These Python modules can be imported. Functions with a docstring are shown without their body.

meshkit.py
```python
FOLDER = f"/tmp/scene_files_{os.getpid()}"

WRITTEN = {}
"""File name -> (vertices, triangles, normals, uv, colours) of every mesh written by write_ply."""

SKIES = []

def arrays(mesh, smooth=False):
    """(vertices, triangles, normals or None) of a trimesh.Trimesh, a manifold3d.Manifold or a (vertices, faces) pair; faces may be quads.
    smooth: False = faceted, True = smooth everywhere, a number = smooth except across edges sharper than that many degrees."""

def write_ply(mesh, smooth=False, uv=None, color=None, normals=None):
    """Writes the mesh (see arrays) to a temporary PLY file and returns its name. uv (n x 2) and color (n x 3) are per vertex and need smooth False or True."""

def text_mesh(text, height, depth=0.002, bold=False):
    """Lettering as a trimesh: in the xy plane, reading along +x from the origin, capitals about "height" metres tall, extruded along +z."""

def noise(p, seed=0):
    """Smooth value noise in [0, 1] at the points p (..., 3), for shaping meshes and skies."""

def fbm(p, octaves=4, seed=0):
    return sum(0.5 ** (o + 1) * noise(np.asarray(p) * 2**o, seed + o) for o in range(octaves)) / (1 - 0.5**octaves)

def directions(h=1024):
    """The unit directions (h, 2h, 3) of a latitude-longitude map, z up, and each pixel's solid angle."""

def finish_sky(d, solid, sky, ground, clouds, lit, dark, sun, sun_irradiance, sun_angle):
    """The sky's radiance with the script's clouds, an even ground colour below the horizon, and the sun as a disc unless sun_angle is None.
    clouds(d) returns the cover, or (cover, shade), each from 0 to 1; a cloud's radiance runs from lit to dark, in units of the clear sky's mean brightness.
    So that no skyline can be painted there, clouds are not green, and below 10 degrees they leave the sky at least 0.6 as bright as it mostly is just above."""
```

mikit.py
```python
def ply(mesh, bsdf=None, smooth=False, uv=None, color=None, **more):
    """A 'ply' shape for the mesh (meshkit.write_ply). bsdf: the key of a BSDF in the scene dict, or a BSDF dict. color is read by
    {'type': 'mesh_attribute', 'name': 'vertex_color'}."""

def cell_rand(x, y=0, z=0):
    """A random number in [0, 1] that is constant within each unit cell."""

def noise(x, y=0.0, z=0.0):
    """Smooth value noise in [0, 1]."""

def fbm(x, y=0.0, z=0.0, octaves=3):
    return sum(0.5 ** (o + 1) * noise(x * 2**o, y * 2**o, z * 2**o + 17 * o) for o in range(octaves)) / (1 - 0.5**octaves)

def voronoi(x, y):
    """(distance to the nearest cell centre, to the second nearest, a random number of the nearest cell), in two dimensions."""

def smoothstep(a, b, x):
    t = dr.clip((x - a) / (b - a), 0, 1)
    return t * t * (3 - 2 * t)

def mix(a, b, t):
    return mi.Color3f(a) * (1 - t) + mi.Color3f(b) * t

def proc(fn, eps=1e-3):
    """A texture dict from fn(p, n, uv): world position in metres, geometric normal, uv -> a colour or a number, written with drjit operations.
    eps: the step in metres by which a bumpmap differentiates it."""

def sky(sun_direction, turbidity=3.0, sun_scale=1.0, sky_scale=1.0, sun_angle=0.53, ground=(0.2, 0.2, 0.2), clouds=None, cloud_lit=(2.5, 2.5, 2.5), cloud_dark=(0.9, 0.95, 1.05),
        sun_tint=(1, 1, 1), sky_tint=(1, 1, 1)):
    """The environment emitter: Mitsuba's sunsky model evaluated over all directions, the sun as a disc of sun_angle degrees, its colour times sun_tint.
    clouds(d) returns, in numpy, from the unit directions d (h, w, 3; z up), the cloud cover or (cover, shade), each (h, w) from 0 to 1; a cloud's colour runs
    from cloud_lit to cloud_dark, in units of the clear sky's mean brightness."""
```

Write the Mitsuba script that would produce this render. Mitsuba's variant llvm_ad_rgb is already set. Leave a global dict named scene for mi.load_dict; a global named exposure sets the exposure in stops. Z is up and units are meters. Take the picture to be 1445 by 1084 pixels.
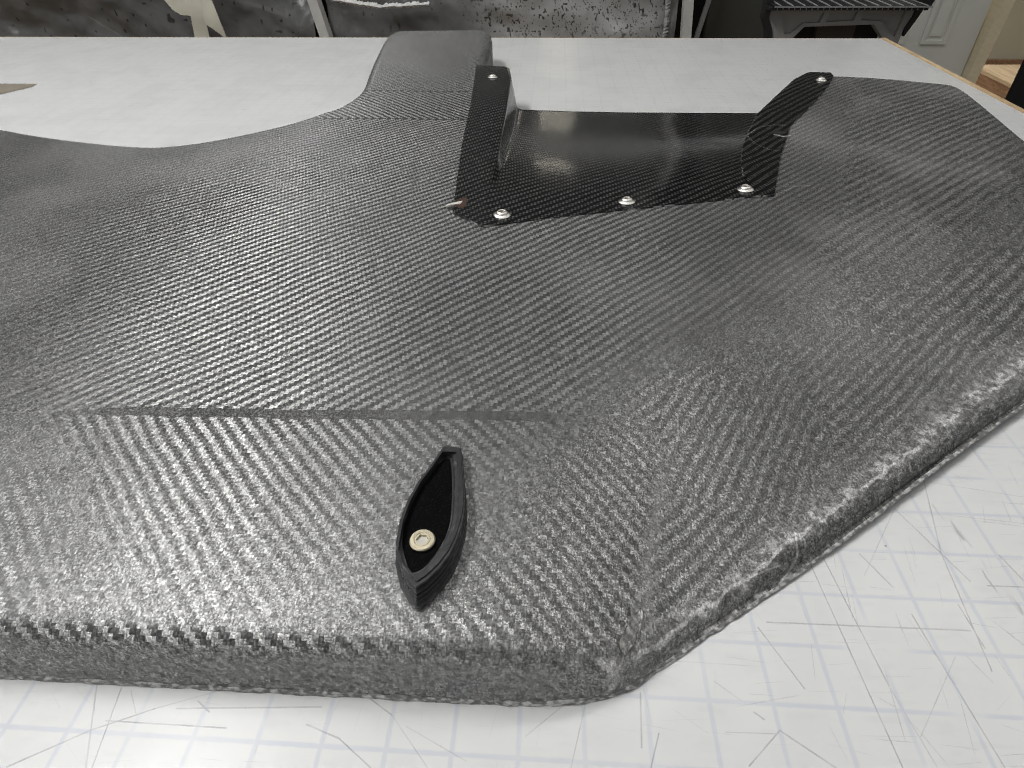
import math, random
import numpy as np, trimesh, drjit as dr, mitsuba as mi
import shapely, shapely.affinity, shapely.geometry as sg
from scipy.spatial import Delaunay
from scipy.ndimage import gaussian_filter1d
import mikit, meshkit
from mikit import proc, noise, fbm, cell_rand, smoothstep, mix

random.seed(7); rng = np.random.default_rng(7)
IN = 0.0254                      # everything below is laid out in inches on the 1-inch cutting-mat grid
T = mi.ScalarTransform4f
scene, labels = {}, {}

# ------------------------------------------------------------------ camera, light, exposure
FWD = np.array([-0.05147, 0.764973, -0.642002]); UP = np.array([-0.030702, 0.641338, 0.766644]); EYE = np.array([8.212, -3.431, 10.177])
scene['camera'] = {'type': 'perspective', 'fov': 79.70, 'fov_axis': 'x', 'near_clip': 0.01, 'far_clip': 100.0,
                   'to_world': T().look_at(origin=(EYE * IN).tolist(), target=((EYE + FWD) * IN).tolist(), up=UP.tolist())}
exposure = 0.2
scene['room_bounce'] = {'type': 'constant', 'radiance': {'type': 'rgb', 'value': [0.24, 0.24, 0.24]}}
LAMP_LABELS = ['long ceiling lamp hanging beyond the left end of the panel', 'ceiling lamp hanging above the left front corner of the table', 'wide ceiling lamp hanging above the duct', 'ceiling lamp hanging beyond the right end of the table before the grey door', 'wide ceiling lamp hanging beyond the back wall near the doorway']
# ceiling lamps: centre, size (x, y), radiance
LAMPS = [((-34, 10, 74), (9, 40), (38, 37.8, 37.1)),
         ((-52, -28, 66), (10, 34), (3.5, 3.5, 3.4)),
         ((18, 42, 88), (44, 10), (5.5, 5.45, 5.3)),
         ((72, 50, 82), (10, 34), (6.5, 6.4, 6.0)),
         ((40, 140, 70), (70, 12), (34, 33.4, 30.5))]
# ------------------------------------------------------------------ helpers
def M_(v, f): return trimesh.Trimesh(np.asarray(v, float), np.asarray(f, int), process=False)
def put(key, mesh, bsdf, smooth=False, uv=None, **more):
    if hasattr(mesh, 'vertices'):
        m = trimesh.Trimesh(np.array(mesh.vertices) * IN, np.array(mesh.faces), process=False)
    else:
        m = M_(np.asarray(mesh[0]) * IN, mesh[1])
    k, n = key, 0
    while k in scene: n += 1; k = f'{key}_{n:03d}'
    scene[k] = mikit.ply(m, bsdf, smooth=smooth, uv=uv, **more)
    return k
def tag(key, label, category=None, group=None, kind=None):
    d = {'label': label}
    if category: d['category'] = category
    if group: d['group'] = group
    if kind: d['kind'] = kind
    labels[key] = d
def box(x0, x1, y0, y1, z0, z1, bev=0.0):
    b = trimesh.creation.box(extents=(x1 - x0, y1 - y0, z1 - z0))
    if bev:
        import manifold3d as m3
        c = []
        for sx in (0, 1):
            for sy in (0, 1):
                for sz in (0, 1):
                    p = np.array([(x0 + bev, x1 - bev)[sx], (y0 + bev, y1 - bev)[sy], (z0 + bev, z1 - bev)[sz]])
                    for a in range(3):
                        for s in (-1, 1):
                            e = np.zeros(3); e[a] = s * bev; c.append(p + e)
        return trimesh.convex.convex_hull(np.array(c))
    b.apply_translation(((x0 + x1) / 2, (y0 + y1) / 2, (z0 + z1) / 2))
    return b
def prism(poly, z0, z1):
    geoms = getattr(poly, 'geoms', [poly])
    out = []
    for g in geoms:
        if g.area > 1e-6:
            m = trimesh.creation.extrude_polygon(g, z1 - z0, engine='earcut'); m.apply_translation((0, 0, z0)); out.append(m)
    return trimesh.util.concatenate(out)
def prism_xz(poly, y0, y1):      # polygon in (x, z), extruded along y
    m = prism(poly, 0, y1 - y0)
    v = np.array(m.vertices); m = trimesh.Trimesh(np.c_[v[:, 0], y0 + v[:, 2], v[:, 1]], np.array(m.faces)[:, ::-1], process=False)
    return m
def lathe(prof, n=32):
    return trimesh.creation.revolve(np.array(prof, float), sections=n)
def frame_to(normal, at):
    n = np.asarray(normal, float); n /= np.linalg.norm(n)
    x = np.cross([0, 1, 0], n); x /= np.linalg.norm(x); y = np.cross(n, x)
    m = np.eye(4); m[:3, 0], m[:3, 1], m[:3, 2], m[:3, 3] = x, y, n, at
    return m
def grid(P, uvs=None):            # (n, m, 3) array of points -> mesh
    n, m = P.shape[:2]; i = np.arange(n * m).reshape(n, m)
    f = np.vstack([np.stack([i[:-1, :-1], i[1:, :-1], i[1:, 1:]], -1).reshape(-1, 3), np.stack([i[:-1, :-1], i[1:, 1:], i[:-1, 1:]], -1).reshape(-1, 3)])
    return M_(P.reshape(-1, 3), f)
def sstep(a, b, x):
    t = np.clip((np.asarray(x, float) - a) / (b - a), 0, 1); return t * t * (3 - 2 * t)
def rgb(*c): return {'type': 'rgb', 'value': list(c)}
def principled(col, rough=0.5, **k):
    return {'type': 'twosided', 'bsdf': {'type': 'principled', 'base_color': col if isinstance(col, dict) else rgb(*col), 'roughness': rough, **k}}

# ------------------------------------------------------------------ materials
I = 1 / IN
TOW = 0.0875
SEAM = lambda x: 5.42 + 0.035 * x
def weave_cells(X, Y, tow):
    U, V = X / tow, Y / tow
    return U, V, dr.floor(U), dr.floor(V)
def mod4(a): return a - 4 * dr.floor(a / 4)

def shell_zone(X, Y):
    """+1 where the twill climbs to the right, -1 where it falls (herringbone between the joined plies)."""
    fold = 9.7 + 0.22 * (Y - 1.7)
    low = (Y < SEAM(X)) & (X < fold) & (X < 10.6)
    high = (Y > 23.85) & (Y < 28.2) & (X < 8)
    return dr.select(low | high, mi.Float(-1), mi.Float(1))
def shell_tow(X, Y): return TOW
def shell_warp(u, v):
    X, Y = u * I, v * I
    wob = 0.11 * (noise(X * .35 + 3, Y * .35) - .5) + 0.05 * (noise(X * 1.3, Y * 1.3 + 9) - .5)
    wob2 = 0.11 * (noise(X * .35 + 31, Y * .35 + 4) - .5) + 0.05 * (noise(X * 1.3 + 7, Y * 1.3) - .5)
    X, Y = X + wob, Y + wob2
    rag = 1.2 * (noise(X * .8, Y * .8, 3) - .5)
    zone_e = (X > 15.2 + .42 * (Y - 11) + rag) & (Y > 9.5)
    zone_d = (X > 10.6 + rag * .3) & (X < 14.2 + rag) & (Y > 4.2 + .3 * rag) & (Y < 6.9 + .35 * (X - 11) + .3 * rag)
    sc = dr.select(zone_e, mi.Float(.72), mi.Float(1))
    an = dr.select(zone_d, mi.Float(.26), dr.select(zone_e, mi.Float(-.05), mi.Float(0)))
    ox, oy = dr.select(zone_d, mi.Float(11.5), mi.Float(18)), dr.select(zone_d, mi.Float(6), mi.Float(14))
    c, s = dr.cos(an) * sc, dr.sin(an) * sc
    return ox + (X - ox) * c + (Y - oy) * s, oy - (X - ox) * s + (Y - oy) * c
def shell_mask_raw(X, Y):
    U, V, iu, iv = weave_cells(X, Y, TOW)
    s = shell_zone((iu + .5) * TOW, (iv + .5) * TOW)
    k = mod4(iu - s * iv)
    return U, V, iu, iv, dr.select(k < 2, mi.Float(1), mi.Float(0))
PLY_EDGES = [(24.6, 26.2, 25.2, 24.0), (25.2, 24.0, 24.6, 19.2), (24.6, 19.2, 23.6, 15.6), (16.2, 17.3, 16.2, 12.0), (16.2, 12.0, 15.6, 10.0)]
def shell_mask(p, n, uv):
    X, Y = shell_warp(uv.x, uv.y)
    U, V, iu, iv, m = shell_mask_raw(X, Y)
    seam = (dr.abs(Y - SEAM(X)) < .115 * smoothstep(10.2, 8, X) * smoothstep(-2.5, 0, X) + .02) & (X < 9.4) | (dr.abs(Y - 23.85) < .05) & (X < 7) | (dr.abs(Y - 28.2) < .05) & (X < 7)
    x, y = p.x * I, p.y * I
    ply = mi.Float(0)
    for a in PLY_EDGES: ply = dr.maximum(ply, scratch_seg(x + .15 * (noise(x, y, 7) - .5), y, a, .085))
    return dr.select(seam, mi.Float(0), m * (1 - .5 * ply))
def peel(X, Y):
    """fine peel-ply imprint: random small fibre-bundle glints"""
    a = cell_rand(dr.floor(X / .036), dr.floor(Y / .022), 3)
    b = cell_rand(dr.floor(X / .020 + 11), dr.floor(Y / .042), 5)
    return .5 * a + .5 * b
def abrasion(X, Y, p):
    """scuffed pale wear along the right front roll, the corner, and blotches of dust"""
    x, y = p.x * I, p.y * I
    # line of the crease, parallel to the diagonal edge
    d = (-(x - 10.28) * .5816 + (y - 1.57) * .8135)
    ragged = .35 * (fbm(x * 1.7, y * 1.7, 2.0) - .5) + .2 * (fbm(x * 6, y * 6, 5.0) - .5)
    band = smoothstep(.24, .06, dr.abs(d - .22 - .045 * (x - 11) + .6 * ragged)) * smoothstep(8.5, 9.9, x) * smoothstep(.35, .62, fbm(x * 2.2, y * 5, 1.0) + .12)
    band2 = smoothstep(.7, .0, dr.abs(d - .45 - .045 * (x - 11) + ragged)) * .45 * smoothstep(10.5, 13.5, x)
    fine = fbm(x * 9 + y * 3, y * 9 - x * 3, p.z * I * 9)
    l1 = smoothstep(.05, .015, dr.abs(d - .16 - .04 * (x - 11) + .22 * (fbm(x * 3, y * 3, 2.0) - .5))) * smoothstep(9.3, 10, x) * smoothstep(.35, .55, fbm(x * 2, y * 2, 8.0))
    mott = smoothstep(.48, .72, fine) * smoothstep(.62, .3, d - .03 * (x - 11)) * smoothstep(8.6, 9.6, x) * .55
    corner = smoothstep(.25, .0, dr.abs(y - 1.12 + .6 * ragged)) * smoothstep(6.8, 7.6, x) * smoothstep(10.4, 9.4, x) * smoothstep(.45, .7, fbm(x * 5, y * 7, 3.0))
    edge = smoothstep(.16, .05, p.z * I) * smoothstep(.4, .62, fbm(x * 4, y * 4 + p.z * 300, 7.0)) * .9
    foldl = smoothstep(.28, .0, dr.abs(x - 9.9 - .22 * (y - 1.7) + .5 * ragged)) * smoothstep(1.6, 2.4, y) * smoothstep(5.4, 4.2, y) * .45
    dust = smoothstep(.5, .8, fbm(x * .22, y * .22, 4.0)) * .16
    br = .25 + .75 * smoothstep(.38, .62, fbm(x * 7 + 2 * y, y * 8, 6.0))
    return dr.clip((band * .62 + band2 * .6 + corner * .7) * br + l1 * .75 + mott * .7 + edge + foldl + dust, 0, 1)
def scratch_seg(x, y, a, w):
    x0, y0, x1, y1 = a
    dx, dy = x1 - x0, y1 - y0; L2 = dx * dx + dy * dy
    t = dr.clip(((x - x0) * dx + (y - y0) * dy) / L2, 0, 1)
    return smoothstep(w, w * .3, dr.sqrt(dr.square(x - x0 - t * dx) + dr.square(y - y0 - t * dy)))
SHELL_SCR = [(11.05, 6.25, 10.98, 5.6), (12.3, 2.75, 13.0, 3.5), (13.0, 3.5, 13.02, 3.95), (12.0, 3.0, 12.6, 3.3), (11.12, 14.8, 11.3, 12.9), (11.3, 12.9, 11.3, 12.2), (15.9, 16.6, 16.4, 17.0), (16.0, 17.0, 16.9, 17.1)]
def shell_scr(x, y):
    s = mi.Float(0)
    for a in SHELL_SCR: s = dr.maximum(s, scratch_seg(x, y, a, .022))
    return s
def resin_rich(p):
    """duller, resin-rich cloth: the patched right half and the far left"""
    x, y = p.x * I, p.y * I
    w = 2.5 * (fbm(x * .35, y * .35, 11.0) - .5)
    return dr.maximum(smoothstep(9.8, 13.5, x + w), smoothstep(-.5, -5, x + w))
def shell_diff(p, n, uv):
    X, Y = shell_warp(uv.x, uv.y)
    g = peel(X, Y)
    m = shell_mask(p, n, uv)
    big = fbm(X * .3, Y * .3, 8.0)
    hs = cell_rand(dr.floor(X / .031 + 5), dr.floor(Y / .031), 9)
    v = .012 + .20 * g * g * g + .062 * m * (1 - .45 * resin_rich(p)) + .012 * resin_rich(p) + .05 * smoothstep(.35, .7, big) + .12 * smoothstep(.86, 1, hs)
    ab = abrasion(X, Y, p)
    v = v + ab * (.22 + .55 * g)
    v = v + .28 * shell_scr(p.x * I, p.y * I)
    return mi.Color3f(v * 1.0, v * .985, v * .975)
def tow_gloss(p, n, uv):
    X, Y = shell_warp(uv.x, uv.y)
    g = peel(X, Y)
    tow = cell_rand(dr.floor(X / TOW), dr.floor(Y / TOW), 2)
    v = dr.minimum((.20 + .85 * g * g) * (.75 + .5 * tow), .98) * (1 - .75 * abrasion(X, Y, p))
    return mi.Color3f(v, v * .995, v * .985)
def tow_height(p, n, uv):
    X, Y = shell_warp(uv.x, uv.y)
    U, V, iu, iv, m = shell_mask_raw(X, Y)
    cu, cv = 1 - dr.square(2 * (U - iu) - 1), 1 - dr.square(2 * (V - iv) - 1)
    return dr.select(m > .5, cv, cu) * .8 + peel(X, Y) * .25

scene['carbon_diffuse'] = {'type': 'diffuse', 'reflectance': proc(shell_diff)}
def fibre(au, av, refl): return {'type': 'roughconductor', 'material': 'none', 'distribution': 'ggx', 'alpha_u': au, 'alpha_v': av, 'specular_reflectance': refl}
def carbon(diffuse, gloss, mask, height, hscale, share, al, ac):
    return {'type': 'twosided', 'bsdf': {'type': 'bumpmap', 'arbitrary': {'type': 'proc', **{k: v for k, v in proc(height, 1e-4).items() if k != 'type'}}, 'scale': hscale,
            'bsdf': {'type': 'blendbsdf', 'weight': share, 'bsdf_0': diffuse,
                     'bsdf_1': {'type': 'blendbsdf', 'weight': proc(mask), 'bsdf_0': fibre(ac, al, proc(gloss)), 'bsdf_1': fibre(al, ac, proc(gloss))}}}}
scene['carbon_matte'] = carbon({'type': 'diffuse', 'reflectance': proc(shell_diff)}, tow_gloss, shell_mask, tow_height, 6e-5, proc(lambda p, n, uv: .66 * (1 - .85 * abrasion(uv.x * I, uv.y * I, p)) * (1 - .5 * resin_rich(p))), .145, .66)

# glossy wet-lay carbon of the duct insert
def ins_raw(p, n, uv):
    X, Y = uv.x * I, uv.y * I
    U, V, iu, iv = weave_cells(X, Y, .105)
    k = mod4(iu - iv)
    return U, V, iu, iv, dr.select(k < 2, mi.Float(1), mi.Float(0))
def ins_mask(p, n, uv): return ins_raw(p, n, uv)[4]
def ins_gloss(p, n, uv):
    U, V, iu, iv, m = ins_raw(p, n, uv)
    c = dr.select(m > .5, 1 - dr.square(2 * (V - iv) - 1), 1 - dr.square(2 * (U - iu) - 1))
    cu, cv = 1 - dr.square(2 * (U - iu) - 1), 1 - dr.square(2 * (V - iv) - 1)
    v = dr.select(m > .5, .03 + .95 * dr.square(cu * cv), .02 + .05 * c) * (.4 + .6 * cell_rand(iu, iv, 4))
    return mi.Color3f(v)
def ins_height(p, n, uv):
    X, Y = uv.x * I, uv.y * I
    return fbm(X * 1.1, Y * 1.1, 3.0) * .8 + noise(X * 6, Y * 6) * .05
scene['carbon_gloss'] = {'type': 'twosided', 'bsdf': {'type': 'bumpmap', 'arbitrary': proc(ins_height, 2e-4), 'scale': 4e-4, 'bsdf': {
    'type': 'blendbsdf', 'weight': .32,
    'bsdf_0': {'type': 'roughplastic', 'distribution': 'ggx', 'alpha': .025, 'int_ior': 1.52, 'diffuse_reflectance': rgb(.006, .006, .006)},
    'bsdf_1': {'type': 'blendbsdf', 'weight': proc(ins_mask), 'bsdf_0': fibre(.5, .13, proc(ins_gloss)), 'bsdf_1': fibre(.13, .5, proc(ins_gloss))}}}}

# scratched translucent cutting mat with printed 1-inch grid
SEGS = [(13.66, 3.92, 13.94, 1.39), (13.94, 1.39, 14.17, 0.21), (14.85, 2.68, 15.15, 0.27), (13.38, 3.71, 13.66, 0.19), (15.52, 5.07, 14.31, 3.44), (14.4, 3.92, 14.74, 3.22), (15.52, 5.07, 16.21, 3.42), (16.62, 5.83, 18.34, 5.52), (16.47, 5.91, 15.97, 4.04), (15.97, 4.04, 15.72, 1.73), (15.24, 1.94, 14.11, 0.64), (12.0, 0.61, 12.69, 0.13), (12.0, 0.61, 11.42, 0.09), (11.14, 1.31, 11.5, 1.03), (11.67, 0.86, 11.8, 0.76), (12.08, 2.29, 12.57, 1.27), (15.44, 1.95, 15.64, 1.53), (17.05, 4.03, 17.2, 3.47), (15.76, 2.93, 15.81, 2.12), (11.17, 0.54, 11.97, 0.56), (12.26, 2.4, 15.72, 2.43), (16.48, 3.34, 17.13, 3.35), (17.84, 5.42, 17.73, 4.89), (0.4, -0.54, 1.37, 0.03), (1.37, 0.03, 2.2, 0.39), (2.2, 0.39, 3.05, 0.7), (1.04, 0.72, 1.59, -0.49), (1.48, 0.68, 1.68, -0.48), (1.66, 0.64, 1.93, 0.3), (2.83, 0.54, 3.08, 0.39), (5.46, 0.8, 5.99, 0.5), (5.99, 0.5, 6.67, -0.2), (4.69, 0.29, 5.25, 0.12), (5.25, 0.12, 5.83, -0.25), (6.24, 0.35, 7.23, -0.08), (2.54, 0.41, 4.84, 0.56), (1.51, 0.17, 3.45, 0.17), (9.04, 0.87, 8.79, -0.08), (9.92, 1.06, 9.86, 0.25), (10.14, 0.46, 9.97, -0.01), (8.72, 0.83, 8.1, 0.31)]
def cell_scratches(x, y, size, seed, w, keep):
    """one faint straight cut per kept cell"""
    cx, cy = dr.floor(x / size), dr.floor(y / size)
    fx, fy = x - cx * size, y - cy * size
    r1, r2, r3, r4 = (cell_rand(cx, cy, seed + j) for j in range(4))
    ang = dr.select(r4 < .55, (r3 - .5) * .3, dr.select(r4 < .8, 1.57 + (r3 - .5) * .5, r3 * 6.28))
    c, s = dr.cos(ang), dr.sin(ang)
    ux, uy = fx - size * (.35 + .3 * r1), fy - size * (.35 + .3 * r2)
    al, ac = ux * c + uy * s, dr.abs(-ux * s + uy * c)
    return smoothstep(w, w * .3, ac) * smoothstep(size * .34, size * .2, dr.abs(al)) * dr.select(r1 * 7.3 - dr.floor(r1 * 7.3) < keep, mi.Float(1), mi.Float(0)) * (.3 + .7 * r2)
def mat_color(p, n, uv):
    x, y = p.x * I, p.y * I
    gx = dr.abs(x - dr.round(x)); gy = dr.abs(y - dr.round(y))
    fade = (.45 + .55 * fbm(x * .9, y * .9, 6.0)) * smoothstep(.25, .5, fbm(x * .5 + 4, y * .5, 2.0) + .12) * (1 - .5 * smoothstep(8, 22, y))
    lx, ly = smoothstep(.052, .02, gx + .012 * (noise(x * 9, y * 9) - .5)), smoothstep(.052, .02, gy + .012 * (noise(x * 9, y * 9, 4) - .5))
    line = dr.maximum(lx, ly) * fade
    cloud = fbm(x * .6, y * .6, 3.0)
    wear = fbm(x * 2.2, y * 7, 5.0)
    base = mix((.81, .812, .808), (.72, .725, .725), smoothstep(.42, .72, cloud) * .35 + smoothstep(.55, .8, wear) * .25)
    col = mix(base, (.56, .605, .70), line * .5)
    s = mi.Float(0)
    for i, a in enumerate(SEGS): s = dr.maximum(s, scratch_seg(x, y, a, (.016, .012, .02)[i % 3]) * (.50, .28, .40)[i % 3])
    for size, seed, w, keep in ((1.9, 11, .009, .8), (1.1, 23, .007, .7), (.7, 41, .006, .5), (3.1, 57, .011, .8), (.9, 71, .006, .8), (1.5, 83, .007, .8)):
        s = dr.maximum(s, cell_scratches(x + .37 * seed, y, size, seed, w, keep) * .46 * (.35 + .65 * smoothstep(9, 15, x)))
    s = s * (.45 + .75 * noise(x * 5, y * 5, 2))
    scuff = smoothstep(.15, .0, dr.abs(x - 16.9 - .35 * (3.5 - y) + .9 * (fbm(x * 1.5, y * .6, 9.0) - .5))) * smoothstep(.45, .7, fbm(x * 9, y * 2.2, 3.0)) * smoothstep(6.5, 4.5, y)
    s = dr.maximum(s, scuff * .55)
    spot = smoothstep(.03, .015, mikit.voronoi(x * .45, y * .45)[0] / .45) * dr.select(mikit.voronoi(x * .45, y * .45)[2] < .5, mi.Float(1), mi.Float(0))
    s = dr.maximum(s, spot * .8)
    return mix(col, (.20, .205, .22), s)
def mat_height(p, n, uv):
    x, y = p.x * I, p.y * I
    return fbm(x * .8, y * .8, 1.0) * .75 + .12 * noise(x * 4, y * 2.5) + .10 * smoothstep(.06, .02, dr.abs(x - dr.round(x)))
scene['cutting_mat'] = {'type': 'twosided', 'bsdf': {'type': 'bumpmap', 'arbitrary': proc(mat_height, 3e-4), 'scale': 3.5e-4, 'bsdf': {
    'type': 'roughplastic', 'distribution': 'ggx', 'alpha': .10, 'int_ior': 1.46, 'diffuse_reflectance': proc(mat_color)}}}

def wood_fn(a, b, sc):
    def fn(p, n, uv):
        x, y, z = p.x * I, p.y * I, p.z * I
        g = fbm(x * 3 + fbm(x, y, z) * 2, y * .25, z * 3)
        return mix(a, b, smoothstep(.3, .7, g) * .8 + .2 * noise(x * 25, y * 2, z * 2))
    return proc(fn)
scene['pale_wood'] = principled(wood_fn((.62, .47, .28), (.48, .34, .19), 1), .5)
scene['jamb_wood'] = principled(wood_fn((.60, .53, .38), (.55, .48, .34), 1), .5)
scene['brown_wood'] = principled(wood_fn((.24, .13, .07), (.14, .075, .04), 1), .55)
scene['floor_wood'] = principled(wood_fn((.45, .34, .22), (.33, .24, .15), 1), .45)
def beige_fn(p, n, uv): return mix((.40, .37, .28), (.34, .32, .24), fbm(p.x * 3, p.y * 3, p.z * 3))
scene['beige_paint'] = principled(proc(beige_fn), .7)
scene['dark_paint'] = principled((.018, .018, .016), .6)
def door_fn(p, n, uv): return mix((.56, .57, .53), (.50, .51, .48), fbm(p.x * 5, p.y * 5, p.z * 9))
scene['door_paint'] = principled(proc(door_fn), .5)
def booth_fn(p, n, uv):
    x, z = p.x * I, p.z * I
    streak = fbm(x * .5 + z * .6, z * .5 - x * .12, 2.0)
    v = .075 + .085 * streak + .05 * scratch_seg(x, z, (-49.1, -3.2, -45.8, -5.5), .14) + .03 * scratch_seg(x, z, (-31, -1.0, -24, -3.0), .3)
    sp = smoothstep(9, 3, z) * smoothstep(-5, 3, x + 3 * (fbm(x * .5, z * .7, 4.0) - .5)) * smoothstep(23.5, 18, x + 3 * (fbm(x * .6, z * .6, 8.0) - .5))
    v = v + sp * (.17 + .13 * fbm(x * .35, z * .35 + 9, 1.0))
    d = smoothstep(.78, .88, noise(x * 5.2 + z, z * 3.4)) + .9 * smoothstep(.76, .86, noise(x * 8.5 + 40 + 2 * z, z * 5.5)) * smoothstep(.35, .6, noise(x * .7, z * .7, 3))
    v = v * (1 - dr.clip(d, 0, 1) * .85 * smoothstep(.02, .6, sp))
    v = v * (1 - .7 * smoothstep(.86, .93, noise(x * 1.9, z * 1.7, 6)))
    return mi.Color3f(v, v, v * .985)
scene['booth_plastic'] = {'type': 'twosided', 'bsdf': {'type': 'roughplastic', 'alpha': .12, 'diffuse_reflectance': proc(booth_fn)}}
scene['film_plastic'] = {'type': 'twosided', 'bsdf': {'type': 'roughplastic', 'alpha': .08, 'diffuse_reflectance': rgb(.10, .10, .098)}}
def post_fn(p, n, uv): return mix((.56, .56, .53), (.45, .45, .43), fbm(p.x * 30, p.y * 30, p.z * 14))
scene['post_paint'] = principled(proc(post_fn), .45)
def paper_fn(p, n, uv): return mix((.60, .59, .49), (.52, .51, .42), fbm(p.x * 8, p.y * 8, p.z * 6))
scene['masking_paper'] = principled(proc(paper_fn), .65)
def grey_plastic(p, n, uv):
    v = .27 + .10 * (fbm(p.x * 7, p.y * 7, p.z * 7) - .5) + .02 * noise(p.x * 120, p.z * 15)
    return mi.Color3f(v, v, v * .98)
scene['stand_plastic'] = principled(proc(grey_plastic), .42)
scene['black_plastic'] = principled((.010, .010, .011), .5)
scene['dark_hollow'] = principled((.012, .011, .010), .8)
def white_fn(p, n, uv): return mi.Color3f(.62, .63, .62)
scene['clear_sheet'] = principled((.36, .37, .37), .2)
scene['white_film'] = principled((.75, .75, .74), .22)
scene['steel'] = {'type': 'twosided', 'bsdf': {'type': 'roughconductor', 'material': 'Al', 'alpha': .27, 'specular_reflectance': rgb(1, .985, .92)}}
scene['zinc'] = {'type': 'twosided', 'bsdf': {'type': 'roughconductor', 'material': 'Cr', 'alpha': .28, 'specular_reflectance': rgb(.78, .75, .52)}}
scene['socket_steel'] = {'type': 'twosided', 'bsdf': {'type': 'roughconductor', 'material': 'Cr', 'alpha': .35, 'specular_reflectance': rgb(.55, .5, .42)}}
def print_fn(p, n, uv):
    g = fbm(p.x * 400, p.y * 400, p.z * 900); w = smoothstep(.55, .8, fbm(p.x * 160, p.y * 160, p.z * 300))
    v = (.016 + .022 * g + .06 * w) * (.45 + 1.1 * cell_rand(dr.floor((p.z * I - 1.36) / .03), 3, 1))
    return mi.Color3f(v * .97, v, v * 1.03)
scene['printed_plastic'] = principled(proc(print_fn), .36)
def felt_fn(p, n, uv):
    a = cell_rand(dr.floor(p.x * 3500), dr.floor(p.y * 3500), 2)
    v = .0025 + .02 * smoothstep(.93, 1, a)
    return mi.Color3f(v, v, v * 1.15)
scene['black_felt'] = principled(proc(felt_fn), .95, specular=.1)
scene['resin_chip'] = principled((.62, .60, .55), .4)
def frayed_fn(p, n, uv):
    v = .14 + .40 * smoothstep(.38, .72, fbm(p.x * 520 + 300 * p.z, p.y * 520, p.z * 900))
    return mi.Color3f(v, v * .99, v * .97)
scene['frayed_edge'] = principled(proc(frayed_fn), .4)
def insedge_fn(p, n, uv):
    v = .02 + .45 * smoothstep(.40, .60, fbm(p.x * 70, p.y * 70, 3.0)) * smoothstep(.3, .6, noise(p.x * 500, p.y * 500, 2))
    return mi.Color3f(v)
scene['cut_edge'] = principled(proc(insedge_fn), .35)
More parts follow.
